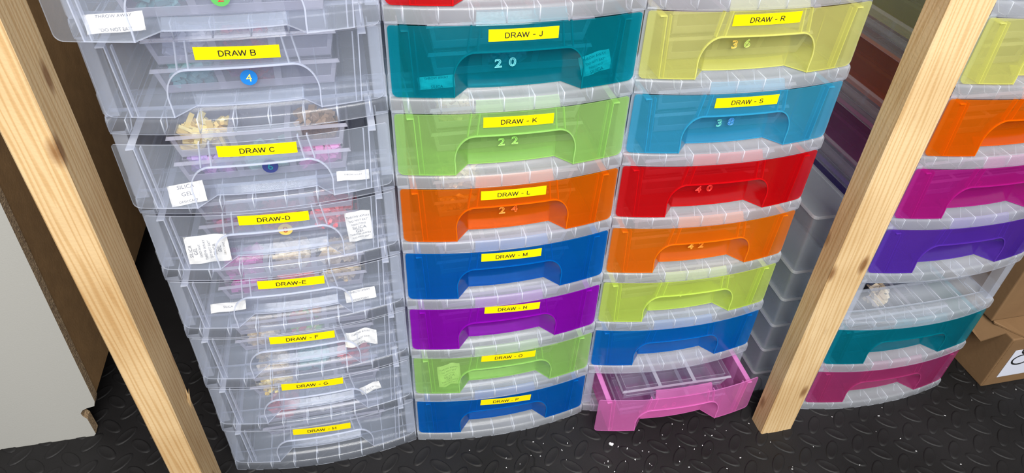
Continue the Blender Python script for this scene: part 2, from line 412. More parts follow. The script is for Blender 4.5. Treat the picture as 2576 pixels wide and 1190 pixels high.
def tower(name, label, ox, oy, yaw, group=None):
    t = thing(name, label, 'storage drawers', (ox, oy, 0), yaw, group)
    for n in range(8):
        solidify(link('shelf', ME_shelf_glassy if 'all-clear' in label else ME_shelf, t, (0, 0, n*H)), .0014, True)
    solidify(link('lid', ME_lid, t, (0, 0, 8*H)), .0014, True)
    for s in (0, 1): solidify(link('side_panel', ME_side[s], t), .0013)
    solidify(link('back_panel', ME_back, t), .0013)
    return t
def local(t, px, py, extra=0.0, usebow=True, pull=0):
    """world pixel ray -> tower-local point on the plane just off the bowed front"""
    M = t.matrix_world_inv; o = M @ CAM; d = M.to_3x3() @ ray(px, py); x = W/2
    for _ in range(12):
        y = (bow(x) if usebow else 0)+extra-pull; p = o+d*((y-o.y)/d.y); x = max(0, min(W, p.x))
    return p
def tape(parent, dr, t, z0, pull, ends, text, half=.0068):
    (ax, ay), (bx, by) = ends
    a = local(t, ax, ay, 0, True, pull); b_ = local(t, bx, by, 0, True, pull)
    cxm = (a.x+b_.x)/2; L = b_.x-a.x; ang = math.atan2(b_.z-a.z, L); cz = (a.z+b_.z)/2-z0
    m = MB(); ca, sa = math.cos(ang), math.sin(ang)
    def P(u, v, off):
        x = cxm+u*ca-v*sa; z = cz+u*sa+v*ca; return (x, bow(x)+.0012-.0009-off, z)
    us = [-L/2+L*i/16 for i in range(17)]
    for o0, vv in ((.0, 0), (.00035, 0)):
        m.strip([P(u, -half, o0) for u in us], [P(u, half, o0) for u in us])
    for v in (-half, half): m.strip([P(u, v, 0) for u in us], [P(u, v, .00035) for u in us])
    vs, fs = stroke_geo(text, .0056)
    m.add([P(v[0], v[1]-.0002, .0006) for v in vs], fs, 1)
    o = link('label_tape', m.mesh('label_tape', [M_tape, M_ink], merge=False), dr)
    o['label'] = 'yellow label tape reading '+text
    return o
_mc = {}
def flat(rgb):
    if rgb not in _mc: _mc[rgb] = solid('colour_%d_%d_%d' % rgb, s2l(rgb), .45)
    return _mc[rgb]
def number(dr, t, z0, pull, px, py, text, c1, c2=None, disc=None, rot=0, size=.0145):
    p = local(t, px, py, .0175, True, pull); m = MB(); mats = []
    def P(u, v, off): return (p.x+u, p.y+pull-off, p.z-z0+v)
    if disc:
        mats = [flat(disc), flat(c1)]; r = .0088
        m.add([P(r*math.cos(k*math.tau/28), r*math.sin(k*math.tau/28), 0) for k in range(28)], [tuple(range(28))], 0)
        m.add([P(r*math.cos(k*math.tau/28), r*math.sin(k*math.tau/28), .0003) for k in range(28)], [tuple(range(28))], 0)
        vs, fs = text_geo(text, .0125); s = -1 if rot else 1
        m.add([P(v[0]*s, v[1]*s, .0006) for v in vs], fs, 1)
    else:
        mats = [flat(c1), flat(c2 or c1)]
        for k, chh in enumerate(text):
            vs, fs = text_geo(chh, size, True)
            m.add([P(v[0]*1.2+(k-.5)*size*1.15, v[1]+(.0006 if k else 0), .0012+v[2]) for v in vs], fs, k)
    o = link('number_sticker', m.mesh('number_sticker', mats, merge=False), dr); o['label'] = 'number sticker reading '+text
# tray: three by four little compartments
def tray_mesh(h):
    m = MB(); w2, dp = .094, .245; k = .9
    xs = [-w2, -w2/3, w2/3, w2]; ys = [0, dp/4, dp/2, dp*3/4, dp]
    kk = .93
    for i in range(3):
        for j in range(4):
            x0, x1 = xs[i]+.003, xs[i+1]-.003; y0, y1 = ys[j]+.003, ys[j+1]-.003
            cx, cy = (x0+x1)/2, (y0+y1)/2
            T = [(x0, y0, h-.001), (x1, y0, h-.001), (x1, y1, h-.001), (x0, y1, h-.001)]
            B = [(cx+(x-cx)*kk, cy+(y-cy)*kk, .002) for x, y, z in T]
            m.strip(T, B, 0, True); m.add(B, [(0, 1, 2, 3)])
    # skirt, rim lip and the moulded bars between the cells
    O = [(-w2-.004, -.004, h), (w2+.004, -.004, h), (w2+.004, dp+.004, h), (-w2-.004, dp+.004, h)]
    U = [(x*.93, .006 if y < .1 else dp-.006, 0) for x, y, z in O]
    m.strip(O, U, 0, True)
    O2 = [(x*1.015, y+(-.0015 if y < .1 else .0015), h-.004) for x, y, z in O]
    m.strip(O, O2, 1, True)
    for x in xs[1:3]:
        m.quad((x-.003, -.003, h-.001), (x+.003, -.003, h-.001), (x+.003, dp+.003, h-.001), (x-.003, dp+.003, h-.001), 1)
    for x, wd in ((xs[0], .0025), (xs[1], .004), (xs[2], .004), (xs[3], .0025)):
        m.quad((x-wd, -.003, h-.001), (x+wd, -.003, h-.001), ((x+wd)*.94, .0055, .001), ((x-wd)*.94, .0055, .001), 1)
    m.quad((-w2*.94, .0025, .0105), (w2*.94, .0025, .0105), (w2*.93, .0056, .001), (-w2*.93, .0056, .001), 1)
    return m.mesh('compartment_tray', TRAY)
TH = .033
ME_tray = tray_mesh(TH)
def tray(t, n, level, pull, label, dy=.036, dz=0):
    p = t.matrix_world_fwd @ Vector((W/2, dy-pull, n*H+LIP+.0035+level*(TH+.001)+dz))
    o = link('compartment_tray', ME_tray, None, p); o.rotation_euler = (0, 0, t.rotation_euler.z)
    tag(o, label, 'tray', 'clear trays inside the drawers'); solidify(o, .0010, True)
    return o
def heap(t, n, level, pull, col, row, colr, label, kind='cube', cnt=46, fill=.9, dy=.036, seed=0):
    rnd = random.Random(seed*31+n*7+level*3+col); m = MB()
    cw = .0627; z0 = n*H+LIP+.0065+level*(TH+.001)
    cx = W/2+(col-1)*cw; cy = dy-pull+.245/4*(row+.5)
    for i in range(cnt):
        R = Matrix.Rotation(rnd.uniform(0, 6.28), 3, 'Z') @ Matrix.Rotation(rnd.uniform(-.9, .9), 3, 'X') @ Matrix.Rotation(rnd.uniform(-.9, .9), 3, 'Y')
        if kind == 'cube': hs = (.0046, .0046, .004)
        elif kind == 'stick': hs = (.012, .0028, .002)
        else: hs = (.0060, .0042, .0028)
        z = z0+.004+(TH*fill-.010)*(i/cnt)
        m.obox((cx+rnd.uniform(-.0195, .0195), cy-.003+rnd.uniform(-.018, .018), z), hs, R, rnd.randrange(len(colr)))
    me = m.mesh('heap_of_pieces', [flat(c) for c in colr], merge=False)
    o = link('heap_of_pieces', me, None, t.location); o.rotation_euler = (0, 0, t.rotation_euler.z)
    tag(o, label, 'small pieces', None, 'stuff'); return o
def packet(t, pull, px, py, yl, wd, ht, roll, tilt, label, lines, fold=0.0, flip=False, mat=None):
    """pillow sachet of folded paper with rows of print; yl = depth behind the drawer front"""
    p = local(t, px, py, yl, True, pull); m = MB(); nx, nz = 14, 8
    def bulge(u, v): return .0028*(1-abs(u)**3)*(1-v*v) + fold*math.sin(u*3.6+.6) + .0005*math.sin(7*u+5*v)
    R = Matrix.Rotation(roll, 3, 'Y') @ Matrix.Rotation(tilt, 3, 'X')
    def P(u, v, s, e=0):
        q = Vector((u*wd/2, (-1 if s else 1)*(.0028*(1-abs(u)**3)*(1-v*v))*1.0-e+fold*math.sin(u*3.6+.6)+.0005*math.sin(7*u+5*v), v*ht/2))
        q = R @ q; return (p.x+q.x, p.y+q.y, p.z+q.z)
    for s in (0, 1):
        for i in range(nx):
            for j in range(nz):
                a, b_ = -1+2*i/nx, -1+2*(i+1)/nx; c, d = -1+2*j/nz, -1+2*(j+1)/nz
                m.quad(P(a, c, s), P(b_, c, s), P(b_, d, s), P(a, d, s))
    for k, (tx, sz) in enumerate(lines):
        vs, fs = text_geo(tx, sz); v0 = .78-1.56*k/max(1, len(lines)-1) if len(lines) > 1 else 0
        if flip: m.add([P(-(v0+v[1]/(wd/2)), v[0]/(ht/2), 1, .0008) for v in vs], fs, 1)
        else: m.add([P(v[0]/(wd/2), v0*.9+v[1]/(ht/2), 1, .0008) for v in vs], fs, 1)
    me = m.mesh('silica_gel_sachet', [mat or M_paper, M_greyink], merge=False)
    o = link('silica_gel_sachet', me, None, t.location); o.rotation_euler = (0, 0, t.rotation_euler.z)
    return tag(o, label, 'sachet', 'silica gel sachets in the drawers')
SG = [('THROW AWAY', .0042), ('"DO NOT EAT"', .0038), ('DESICCANT', .0034), ('SILICA', .0062), ('GEL', .0062), ('THROW AWAY', .0038), ('"DO NOT EAT"', .0034)]
SG2 = [('SILICA', .0062), ('GEL', .0062), ('DESICCANT', .0036), ('THROW AWAY', .0042), ('"DO NOT EAT"', .0040), ('SILICA', .0060), ('GEL', .006), ('DESICCANT', .0034)]
def finish(t):
    t.matrix_world_fwd = Matrix.Translation(t.location) @ Matrix.Rotation(t.rotation_euler.z, 4, 'Z')
class T: pass
def mk(name, label, ox, oy, yaw):
    o = tower(name, label, ox, oy, yaw); k = T(); k.o = o; k.location = Vector((ox, oy, 0)); k.rotation_euler = o.rotation_euler
    k.matrix_world_fwd = Matrix.Translation((ox, oy, 0)) @ Matrix.Rotation(yaw, 4, 'Z'); k.matrix_world_inv = k.matrix_world_fwd.inverted(); return k
T1 = mk('drawer_tower', 'tall tower of eight all-clear plastic drawers beside the left timber post', -.2674, .7188, .0074)
T2 = mk('drawer_tower', 'drawer tower with a red, teal, green, orange, blue and violet drawers, second from the left', .0305, .72, .0074)
T3 = mk('drawer_tower', 'drawer tower with a pulled-out pink bottom drawer, just left of the right timber post', .3276, .7249, -.0144)
T4 = mk('drawer_tower', 'drawer tower with one empty slot above a teal drawer, behind the right timber post', .7265, .6525, .0)
def drawer(k, n, col, lab, pull=0, ends=None, text=None, num=None, tilt=0):
    bm, fm = drawer_meshes(col); z0 = n*H+LIP+.0015
    d = link('drawer', bm, k.o, (0, -pull, z0)); solidify(d, .0013, True); d['label'] = lab
    fp = link('front_panel', fm, d); solidify(fp, .0015, True)
    if text: tape(k.o, d, k, z0, pull, ends, text)
    if num: number(d, k, z0, pull, *num)
    return d
CL = 'clear drawer'
# tower 1 (all clear) -------------------------------------------------
drawer(T1, 7, 'clear', 'clear drawer with no visible label, slid forward', .052, num=(553, -8, '2', (205, 60, 60), None, (90, 170, 90)))
drawer(T1, 6, 'clear', 'clear drawer labelled DRAW B', 0, ((487, 135), (704, 128)), 'DRAW B', (626, 195, '4', (240, 220, 110), None, (30, 120, 200)))
drawer(T1, 5, 'clear', 'clear drawer labelled DRAW C, slightly open', .018, ((546, 382), (747, 370)), 'DRAW C', (680, 418, '6', (40, 140, 150), None, (55, 65, 125)))
drawer(T1, 4, 'clear', 'clear drawer labelled DRAW-D', .003, ((599, 556), (777, 542)), 'DRAW-D', (718, 577, '8', (190, 60, 60), None, (240, 210, 110), 1))
drawer(T1, 3, 'clear', 'clear drawer labelled DRAW-E', .002, ((648, 718), (816, 703)), 'DRAW-E')
drawer(T1, 2, 'clear', 'clear drawer labelled DRAW - F', .001, ((678, 858), (842, 840)), 'DRAW - F')
drawer(T1, 1, 'clear', 'clear drawer labelled DRAW - G', .002, ((708, 975), (863, 957)), 'DRAW - G')
drawer(T1, 0, 'clear', 'clear drawer labelled DRAW - H', 0, ((737, 1088), (882, 1070)), 'DRAW - H')
# tower 2 --------------------------------------------------------------
drawer(T2, 7, 'red', 'red drawer at the top of the frame')
drawer(T2, 6, 'teal', 'teal drawer labelled DRAW - J', 0, ((1229, 90), (1406, 80)), 'DRAW - J', (1271, 157, '20', (110, 205, 215)))
drawer(T2, 5, 'green', 'lime green drawer labelled DRAW - K', 0, ((1216, 309), (1393, 297)), 'DRAW - K', (1278, 354, '22', (165, 235, 110)))
drawer(T2, 4, 'orange', 'orange drawer labelled DRAW - L', 0, ((1210, 493), (1374, 478)), 'DRAW - L', (1278, 526, '24', (255, 165, 60), (255, 110, 30)))
drawer(T2, 3, 'blue', 'cobalt blue drawer labelled DRAW - M', 0, ((1211, 649), (1362, 634)), 'DRAW - M')
drawer(T2, 2, 'purple', 'violet drawer labelled DRAW - N', 0, ((1219, 781), (1358, 768)), 'DRAW - N')
drawer(T2, 1, 'green', 'lime green drawer labelled DRAW - O', 0, ((1211, 903), (1347, 889)), 'DRAW - O')
drawer(T2, 0, 'blue', 'cobalt blue drawer labelled DRAW - P', 0, ((1209, 1013), (1335, 999)), 'DRAW - P')
# tower 3 --------------------------------------------------------------
drawer(T3, 7, 'rose', 'rose drawer at the top edge of the frame')
drawer(T3, 6, 'yellow', 'yellow drawer labelled DRAW - R', 0, ((1845, 52), (2016, 42)), 'DRAW - R', (1863, 110, '36', (245, 200, 90), (195, 220, 110)))
drawer(T3, 5, 'sky', 'sky blue drawer labelled DRAW - S', 0, ((1800, 260), (1958, 249)), 'DRAW - S', (1823, 307, '38', (100, 200, 185), (70, 150, 225)))
drawer(T3, 4, 'red', 'red drawer with number 40', 0, num=(1770, 474, '40', (255, 60, 50)))
drawer(T3, 3, 'amber', 'light orange drawer with number 42', 0, num=(1750, 617, '42', (255, 175, 60), (255, 140, 30)))
drawer(T3, 2, 'lime', 'acid lime drawer with number 44', 0, num=(1722, 737, '44', (225, 250, 110)))
drawer(T3, 1, 'azure', 'azure blue drawer without a label')
drawer(T3, 0, 'pink', 'pink bottom drawer, pulled out', .058, num=(1683, 1018, '48', (250, 150, 205)))
# tower 4 --------------------------------------------------------------
drawer(T4, 7, 'clear', 'clear drawer at the top edge of the frame')
drawer(T4, 6, 'yellow', 'yellow drawer cut by the right edge')
drawer(T4, 5, 'orange', 'orange drawer cut by the right edge')
drawer(T4, 4, 'magenta', 'magenta drawer with number 52', 0, num=(2450, 464, '52', (215, 60, 150), (235, 70, 120)))
drawer(T4, 3, 'indigo', 'indigo drawer above the empty slot')
drawer(T4, 1, 'teal', 'teal drawer below the empty slot')
drawer(T4, 0, 'rose', 'rose pink drawer at the bottom')
# trays -------------------------------------------------------------------
names = {1: ['H', 'G', 'F', 'E', 'D', 'C', 'B', None], 2: ['P', 'O', 'N', 'M', 'L', 'K', 'J', None]}
def tl(word, what): return '%s clear tray inside the %s' % (word, what)
for k, kn, rows in ((T1, 1, [(n, ('clear drawer labelled DRAW %s' % names[1][n]) if names[1][n] else 'slid-forward top clear drawer', {7: .052, 5: .018}.get(n, 0)) for n in range(8)]),
                (T2, 2, [(n, ('coloured drawer labelled DRAW %s' % names[2][n]) if names[2][n] else 'red drawer at the top of the frame', 0) for n in range(8)]),
                (T3, 3, [(6, 'yellow drawer labelled DRAW R', 0), (5, 'sky blue drawer labelled DRAW S', 0), (4, 'red drawer numbered 40', 0), (3, 'light orange drawer numbered 42', 0), (2, 'acid lime drawer numbered 44', 0), (1, 'azure drawer above the open pink one', 0)]),
                (T4, 4, [(6, 'yellow drawer right of the right post', 0), (5, 'orange drawer right of the right post', 0), (4, 'magenta drawer numbered 52', 0), (1, 'teal drawer below the empty slot', 0)])):
    for n, wh, pull in rows:
        tray(k, n, 0, pull, tl('lower', wh)); tray(k, n, 1, pull, tl('upper', wh))
tray(T3, 0, 0, .058, 'clear compartment tray under the top tray in the open pink drawer', .016)
tray(T3, 0, 1, .058, 'clear compartment tray showing three empty cells in the open pink drawer', .016, .013)
# contents -----------------------------------------------------------------
cream = ((226, 205, 165), (238, 220, 185), (205, 180, 140)); yel = ((232, 205, 120), (240, 222, 150), (214, 184, 110))
mint = ((170, 225, 200), (190, 240, 215), (150, 205, 185)); pinkc = ((226, 130, 190), (235, 150, 205), (205, 120, 185))
lil = ((150, 125, 190), (175, 145, 205), (205, 150, 205)); salm = ((250, 110, 120), (255, 130, 135), (225, 85, 100))
mag = ((190, 80, 160), (205, 100, 175)); redc = ((200, 50, 70), (220, 75, 85)); tealc = ((95, 160, 160), (120, 180, 175)); plum = ((120, 60, 110), (170, 40, 90))
wht = ((215, 215, 225), (190, 195, 210)); brn = ((140, 110, 80), (120, 92, 66))
HP = [(T1, 6, .0, 1, 0, wht, 'bead', 'tiny clear-white pieces in the left cell of the upper tray, drawer B'), (T1, 6, .0, 0, 0, tealc, 'bead', 'dull teal pieces in the left cell of the lower tray, drawer B'),
 (T1, 6, .0, 0, 1, plum, 'bead', 'plum pieces behind the number 4 sticker in drawer B'), (T1, 6, 0, 1, 1, plum, 'bead', 'plum pieces behind the label of drawer B'),
 (T1, 5, .018, 1, 0, yel, 'stick', 'cream and yellow sticks in the upper left cell, drawer C'), (T1, 5, .018, 0, 0, lil, 'cube', 'lilac cubes in the lower left cell, drawer C'),
 (T1, 5, .018, 0, 1, mint, 'cube', 'mint green cubes behind the number 6 sticker, drawer C'), (T1, 5, .018, 0, 2, pinkc, 'cube', 'pink cubes in the lower right cell, drawer C'),
 (T1, 5, .018, 1, 2, brn, 'bead', 'brown pieces in the upper right cell, drawer C'),
 (T1, 4, 0, 0, 1, salm, 'stick', 'salmon red sticks behind the number 8 sticker, drawer D'), (T1, 4, 0, 0, 2, salm, 'stick', 'salmon red sticks in the lower right cell, drawer D'), (T1, 4, 0, 0, 0, plum, 'bead', 'plum pieces in the lower left cell, drawer D'),
 (T1, 3, 0, 1, 2, cream, 'bead', 'cream rounded pieces in the upper right cell, drawer E'), (T1, 3, 0, 1, 1, cream, 'bead', 'cream pieces in the upper middle cell, drawer E'), (T1, 3, 0, 0, 2, cream, 'stick', 'cream flat pieces in the lower right cell, drawer E'),
 (T1, 3, 0, 0, 0, mag, 'cube', 'magenta pink pieces in the lower left cell, drawer E'), (T1, 3, 0, 0, 1, salm, 'stick', 'coral red pieces in the lower middle cell, drawer E'), (T1, 3, 0, 1, 0, mag, 'bead', 'faded mauve pieces in the upper left cell, drawer E'),
 (T1, 2, 0, 0, 0, cream, 'bead', 'pale cream pieces in the lower left cell, drawer F'), (T1, 2, 0, 0, 1, ((230, 150, 90), (215, 90, 110), (225, 205, 150), (130, 200, 80)), 'bead', 'mixed orange, pink and green bits under the label of drawer F'),
 (T1, 1, 0, 1, 1, tealc, 'bead', 'teal green pieces in the upper middle cell, drawer G'), (T1, 1, 0, 1, 0, cream, 'bead', 'pale cream pieces in the upper left cell, drawer G'), (T1, 1, 0, 0, 0, yel, 'stick', 'cream yellow sticks in the lower left cell, drawer G'), (T1, 1, 0, 1, 2, redc, 'bead', 'dark red pieces in the upper right cell, drawer G'),
 (T1, 0, 0, 1, 0, redc, 'bead', 'dark red pieces in the upper left cell, drawer H'), (T1, 0, 0, 1, 1, ((200, 200, 195), (110, 110, 110)), 'bead', 'black and white pieces in the upper middle cell, drawer H'),
 (T1, 7, .052, 0, 0, tealc, 'bead', 'dull blue pieces in the left cell of the top clear drawer'), (T2, 5, 0, 1, 0, cream, 'bead', 'pale pieces in the upper left cell, drawer K'), (T2, 4, 0, 0, 0, yel, 'stick', 'pale sticks in the lower left cell, drawer L'),
 (T2, 4, 0, 1, 0, cream, 'stick', 'pale sticks in the upper left cell, drawer L'), (T2, 6, 0, 0, 1, wht, 'bead', 'pale pieces behind number 20, drawer J')]
for i, (k, n, pull, lv, col, cc, kd, lab) in enumerate(HP):
    heap(k, n, lv, pull, col, 0, cc, lab, kd, 120 if kd != 'stick' else 80, .95 if i % 3 else .82, seed=i)
# silica sachets ---------------------------------------------------------------
q = .0005
packet(T1, .052, 290, 57, .016, .050, .017, -.03, -.5, 'white silica gel sachet lying in the left end of the unlabelled top drawer', [('THROW AWAY', .0042), ('"DO NOT EAT"', .004)], .002)
packet(T1, .018, 472, 487, .016, .040, .024, -.12, -.55, 'white silica gel sachet in the bottom left corner of drawer C', SG2[:3], .003)
packet(T1, .018, 888, 441, .02, .038, .012, .03, -.9, 'flat silica gel sachet at the right end of drawer C', [('THROW AWAY', .003)], .001)
packet(T1, .003, 523, 626, .012, .050, .040, .02, -.12, 'white silica gel sachet with sideways print standing at the left of drawer D', SG2, .001, True)
packet(T1, .003, 904, 568, .012, .032, .044, -.05, -.1, 'white silica gel sachet with upright print at the right of drawer D', SG, .001)
packet(T1, .002, 575, 772, .016, .045, .012, .0, -.9, 'crumpled silica gel sachet in the left end of drawer E', [('SILICA', .004)], .003)
packet(T1, .002, 907, 741, .016, .042, .016, -.1, -.6, 'silica gel sachet with a curled print face at the right of drawer E', [('THROW AWAY', .004), ('DESICCANT', .004)], .002)
packet(T1, .001, 908, 849, .014, .046, .024, .02, -.35, 'crumpled V-shaped silica gel sachet at the right of drawer F', [('THROW AWAY', .0038), ('"DO NOT EAT"', .0038), ('SILICA', .0045)], .006)
packet(T1, .002, 932, 975, .014, .034, .012, -.35, -.6, 'crumpled silica gel sachet at the right of drawer G', [('SILICA', .004)], .003)
packet(T2, 0, 1098, 207, .016, .042, .014, -.02, -.5, 'silica gel sachet lying in the bottom left of teal drawer J', [('THROW AWAY', .004), ('SILICA', .005)], .002)
packet(T2, 0, 1497, 158, .014, .038, .024, -.25, -.2, 'silica gel sachet tilted at the right of teal drawer J', SG[:4], .002)
packet(T2, 0, 1130, 943, .01, .036, .046, -.05, -.1, 'silica gel sachet standing at the left of green drawer O', SG, .002)
# ------------------------------------------------------------------ timber posts
def wood_mat(name, base, dark, seed, across=(1, .25)):
    m, nt, out = newmat(name); p = N(nt, 'ShaderNodeBsdfPrincipled'); nt.links.new(p.outputs[0], out.inputs[0])
    tc = N(nt, 'ShaderNodeTexCoord'); mp = N(nt, 'ShaderNodeMapping'); mp.inputs['Location'].default_value = (seed, seed*1.7, 0)
    mp.inputs['Scale'].default_value = (1, 1, .035); nt.links.new(tc.outputs['Object'], mp.inputs[0])
    n1 = N(nt, 'ShaderNodeTexNoise'); n1.inputs['Scale'].default_value = 22; n1.inputs['Detail'].default_value = 2; nt.links.new(mp.outputs[0], n1.inputs['Vector'])
    wv = N(nt, 'ShaderNodeTexWave', wave_type='BANDS', bands_direction='DIAGONAL'); wv.inputs['Scale'].default_value = 95; wv.inputs['Distortion'].default_value = 7
    wv.inputs['Detail'].default_value = 2; wv.inputs['Detail Scale'].default_value = 1.2; nt.links.new(mp.outputs[0], wv.inputs['Vector'])
    n2 = N(nt, 'ShaderNodeTexNoise'); n2.inputs['Scale'].default_value = 7; nt.links.new(tc.outputs['Object'], n2.inputs['Vector'])
    r = N(nt, 'ShaderNodeValToRGB'); r.color_ramp.elements[0].color = (*dark, 1); r.color_ramp.elements[0].position = .0
    r.color_ramp.elements[1].color = (*base, 1); r.color_ramp.elements[1].position = .55; nt.links.new(wv.outputs['Fac'], r.inputs[0])
    mx = N(nt, 'ShaderNodeMixRGB', blend_type='MULTIPLY'); mx.inputs[0].default_value = .8
    r2 = N(nt, 'ShaderNodeValToRGB'); r2.color_ramp.elements[0].color = (.80, .74, .66, 1); r2.color_ramp.elements[1].color = (1.0, 1.0, 1.0, 1)
    r2.color_ramp.elements[0].position = .35; r2.color_ramp.elements[1].position = .6
    nt.links.new(n2.outputs[0], r2.inputs[0]); nt.links.new(r.outputs[0], mx.inputs[1]); nt.links.new(r2.outputs[0], mx.inputs[2])
    # knots
    mp2 = N(nt, 'ShaderNodeMapping'); mp2.inputs['Scale'].default_value = (22, 22, 9); mp2.inputs['Location'].default_value = (seed, 0, seed); nt.links.new(tc.outputs['Object'], mp2.inputs[0])
    vo = N(nt, 'ShaderNodeTexVoronoi'); vo.inputs['Scale'].default_value = 1; nt.links.new(mp2.outputs[0], vo.inputs['Vector'])
    kr = N(nt, 'ShaderNodeValToRGB'); kr.color_ramp.elements[0].color = (.28, .15, .07, 1); kr.color_ramp.elements[0].position = .10
    kr.color_ramp.elements[1].color = (1, 1, 1, 1); kr.color_ramp.elements[1].position = .2; nt.links.new(vo.outputs['Distance'], kr.inputs[0])
    mk_ = N(nt, 'ShaderNodeMixRGB', blend_type='MULTIPLY'); mk_.inputs[0].default_value = .8; nt.links.new(mx.outputs[0], mk_.inputs[1]); nt.links.new(kr.outputs[0], mk_.inputs[2])
    nt.links.new(mk_.outputs[0], p.inputs['Base Color']); p.inputs['Roughness'].default_value = .7; p.inputs['Specular IOR Level'].default_value = .25
    n3 = N(nt, 'ShaderNodeTexNoise'); n3.inputs['Scale'].default_value = 260; n3.inputs['Detail'].default_value = 4; nt.links.new(tc.outputs['Object'], n3.inputs['Vector'])
    b_ = N(nt, 'ShaderNodeBump'); b_.inputs['Strength'].default_value = .3; b_.inputs['Distance'].default_value = .001
    nt.links.new(n3.outputs[0], b_.inputs['Height']); nt.links.new(b_.outputs[0], p.inputs['Normal'])
    return m
def post_mesh(x0, x1, y0, y1, z1, mat, wob, seed, splinter=None):
    rnd = random.Random(seed); m = MB(); n = 60; c = .0018
    prev = None
    for i in range(n+1):
        z = z1*i/n; dx = wob*math.sin(z*5+seed)+.00012*rnd.uniform(-1, 1); w_ = wob*.6*math.sin(z*9+seed*2)
        j = lambda: .00012*rnd.uniform(-1, 1)
        ring = [(x0+c+dx+j(), y0, z), (x1-c+dx+w_+j(), y0, z), (x1+dx+w_, y0+c, z), (x1+dx+w_+j(), y1-c, z), (x1-c+dx+w_, y1, z), (x0+c+dx, y1, z), (x0+dx+j(), y1-c, z), (x0+dx, y0+c, z)]
        m.v += ring
        if i:
            o = len(m.v)-16
            for k in range(8): m.f.append((o+k, o+(k+1) % 8, o+8+(k+1) % 8, o+8+k)); m.m.append(0)
    m.f.append(tuple(range(8))[::-1]); m.m.append(0); o = len(m.v)-8; m.f.append(tuple(range(o, o+8))); m.m.append(0)
    if splinter:
        x, y, z = splinter
        m.add([(x-.004, y-.004, z-.035), (x+.0005, y-.001, z-.03), (x+.007, y-.002, z+.014), (x+.004, y-.003, z+.003), (x+.0035, y-.003, z+.017), (x, y-.004, z-.012), (x-.001, y+.004, z-.035)],
              [(0, 1, 3, 5), (1, 2, 3), (3, 4, 5), (0, 6, 1), (6, 2, 1), (6, 5, 4)], 0)
    return m.mesh('timber_post', [mat], merge=False)
WL = wood_mat('pine_left', s2l((200, 172, 130)), s2l((184, 150, 104)), 1.3)
WR = wood_mat('pine_right', s2l((205, 178, 136)), s2l((190, 158, 112)), 4.1)
tag(link('timber_post', post_mesh(-.3155, -.2765, .615, .677, 2.2, WL, .0010, 1.0, (-.2765, .668, .262))), 'sawn pine post with a lifted splinter, left of the clear drawer tower', 'wooden post', 'timber posts in front of the drawers')
tag(link('timber_post', post_mesh(.6265, .6868, .615, .651, 2.2, WR, .0006, 2.0)), 'knotty pine post standing on the mat right of the pink open drawer', 'wooden post', 'timber posts in front of the drawers')
# ------------------------------------------------------------------ flat-pack cabinet, left
M_lam = solid('white_laminate', s2l((166, 165, 160)), .35, bump=.15, bscale=500)  # white greyed down; light falloff at far left put into the colour
def chip_mat():
    m, nt, out = newmat('raw_chipboard'); p = N(nt, 'ShaderNodeBsdfPrincipled'); nt.links.new(p.outputs[0], out.inputs[0])
    tc = N(nt, 'ShaderNodeTexCoord'); v = N(nt, 'ShaderNodeTexVoronoi'); v.inputs['Scale'].default_value = 420; nt.links.new(tc.outputs['Object'], v.inputs['Vector'])
    r = N(nt, 'ShaderNodeValToRGB'); r.color_ramp.elements[0].color = (*s2l((120, 96, 72)), 1); r.color_ramp.elements[1].color = (*s2l((196, 168, 130)), 1)
    nt.links.new(v.outputs['Color'], r.inputs[0]); nt.links.new(r.outputs[0], p.inputs['Base Color']); p.inputs['Roughness'].default_value = .9
    b_ = N(nt, 'ShaderNodeBump'); b_.inputs['Strength'].default_value = .6; b_.inputs['Distance'].default_value = .001
    nt.links.new(v.outputs['Distance'], b_.inputs['Height']); nt.links.new(b_.outputs[0], p.inputs['Normal']); return m
M_chip = chip_mat(); M_hard = solid('brown_hardboard', s2l((150, 116, 76)), .75, bump=.3, bscale=220, var=.12, vscale=40)
cab = thing('flat_pack_cabinet', 'white cabinet with raw chipboard edge and brown hardboard back, at the far left', 'cabinet', (-.505, .8317, 0))
prof = [(-.62, 0), (-.004, 0), (0, .005), (0, .046), (-.004, .054), (-.005, .062), (.0, .069), (.008, .073), (.020, .0755), (.024, .087), (.028, .20), (.040, .49), (.072, 1.3), (-.62, 1.3)]
def tiltp(p, k): return (p[0], .0165 if k else 0, p[1])
link('side_board', MB().extr(prof, tiltp, 0, 1).mesh('side_board', [M_lam, M_chip]), cab)['label'] = 'white laminated board with raw chipboard edge'
link('back_board', MB().extr([(.020, .088), (.069, 1.3), (.072, 1.3), (.0235, .088)], lambda p, k: (p[0]-.0005, .017 if k == 0 else 1.1, p[1]), 0, 0).mesh('back_board', [M_hard]), cab)['label'] = 'thin brown hardboard sheet'
# ------------------------------------------------------------------ stack of clear boxes behind the right post
def cbox(w_, d, h, lid=True):
    m = MB(); r = .006
    def ring(ins, z):
        pts = []
        for cx, cy, a0 in ((w_-r, r, -90), (w_-r, d-r, 0), (r, d-r, 90), (r, r, 180)):
            for q_ in (0, 30, 60, 90):
                a = math.radians(a0+q_); pts.append((cx+(r-ins)*math.cos(a), cy+(r-ins)*math.sin(a), z))
        return pts
    A, B_, Cc, Dd, E = ring(.0025, .0008), ring(.0006, h-.006), ring(-.0006, h-.006), ring(-.0006, h-.001), ring(.003, h-.0004)
    m.strip(A, B_, 0, True); m.strip(B_, Cc, 1, True); m.strip(Cc, Dd, 1, True); m.strip(Dd, E, 0, True)
    m.add(A, [tuple(range(16))]); m.add(E, [tuple(range(16))]); return m.mesh('clear_box', BOXP, smooth=False)
ME_cb = cbox(.075, .22, .062); ME_cbt = cbox(.075, .22, .11)
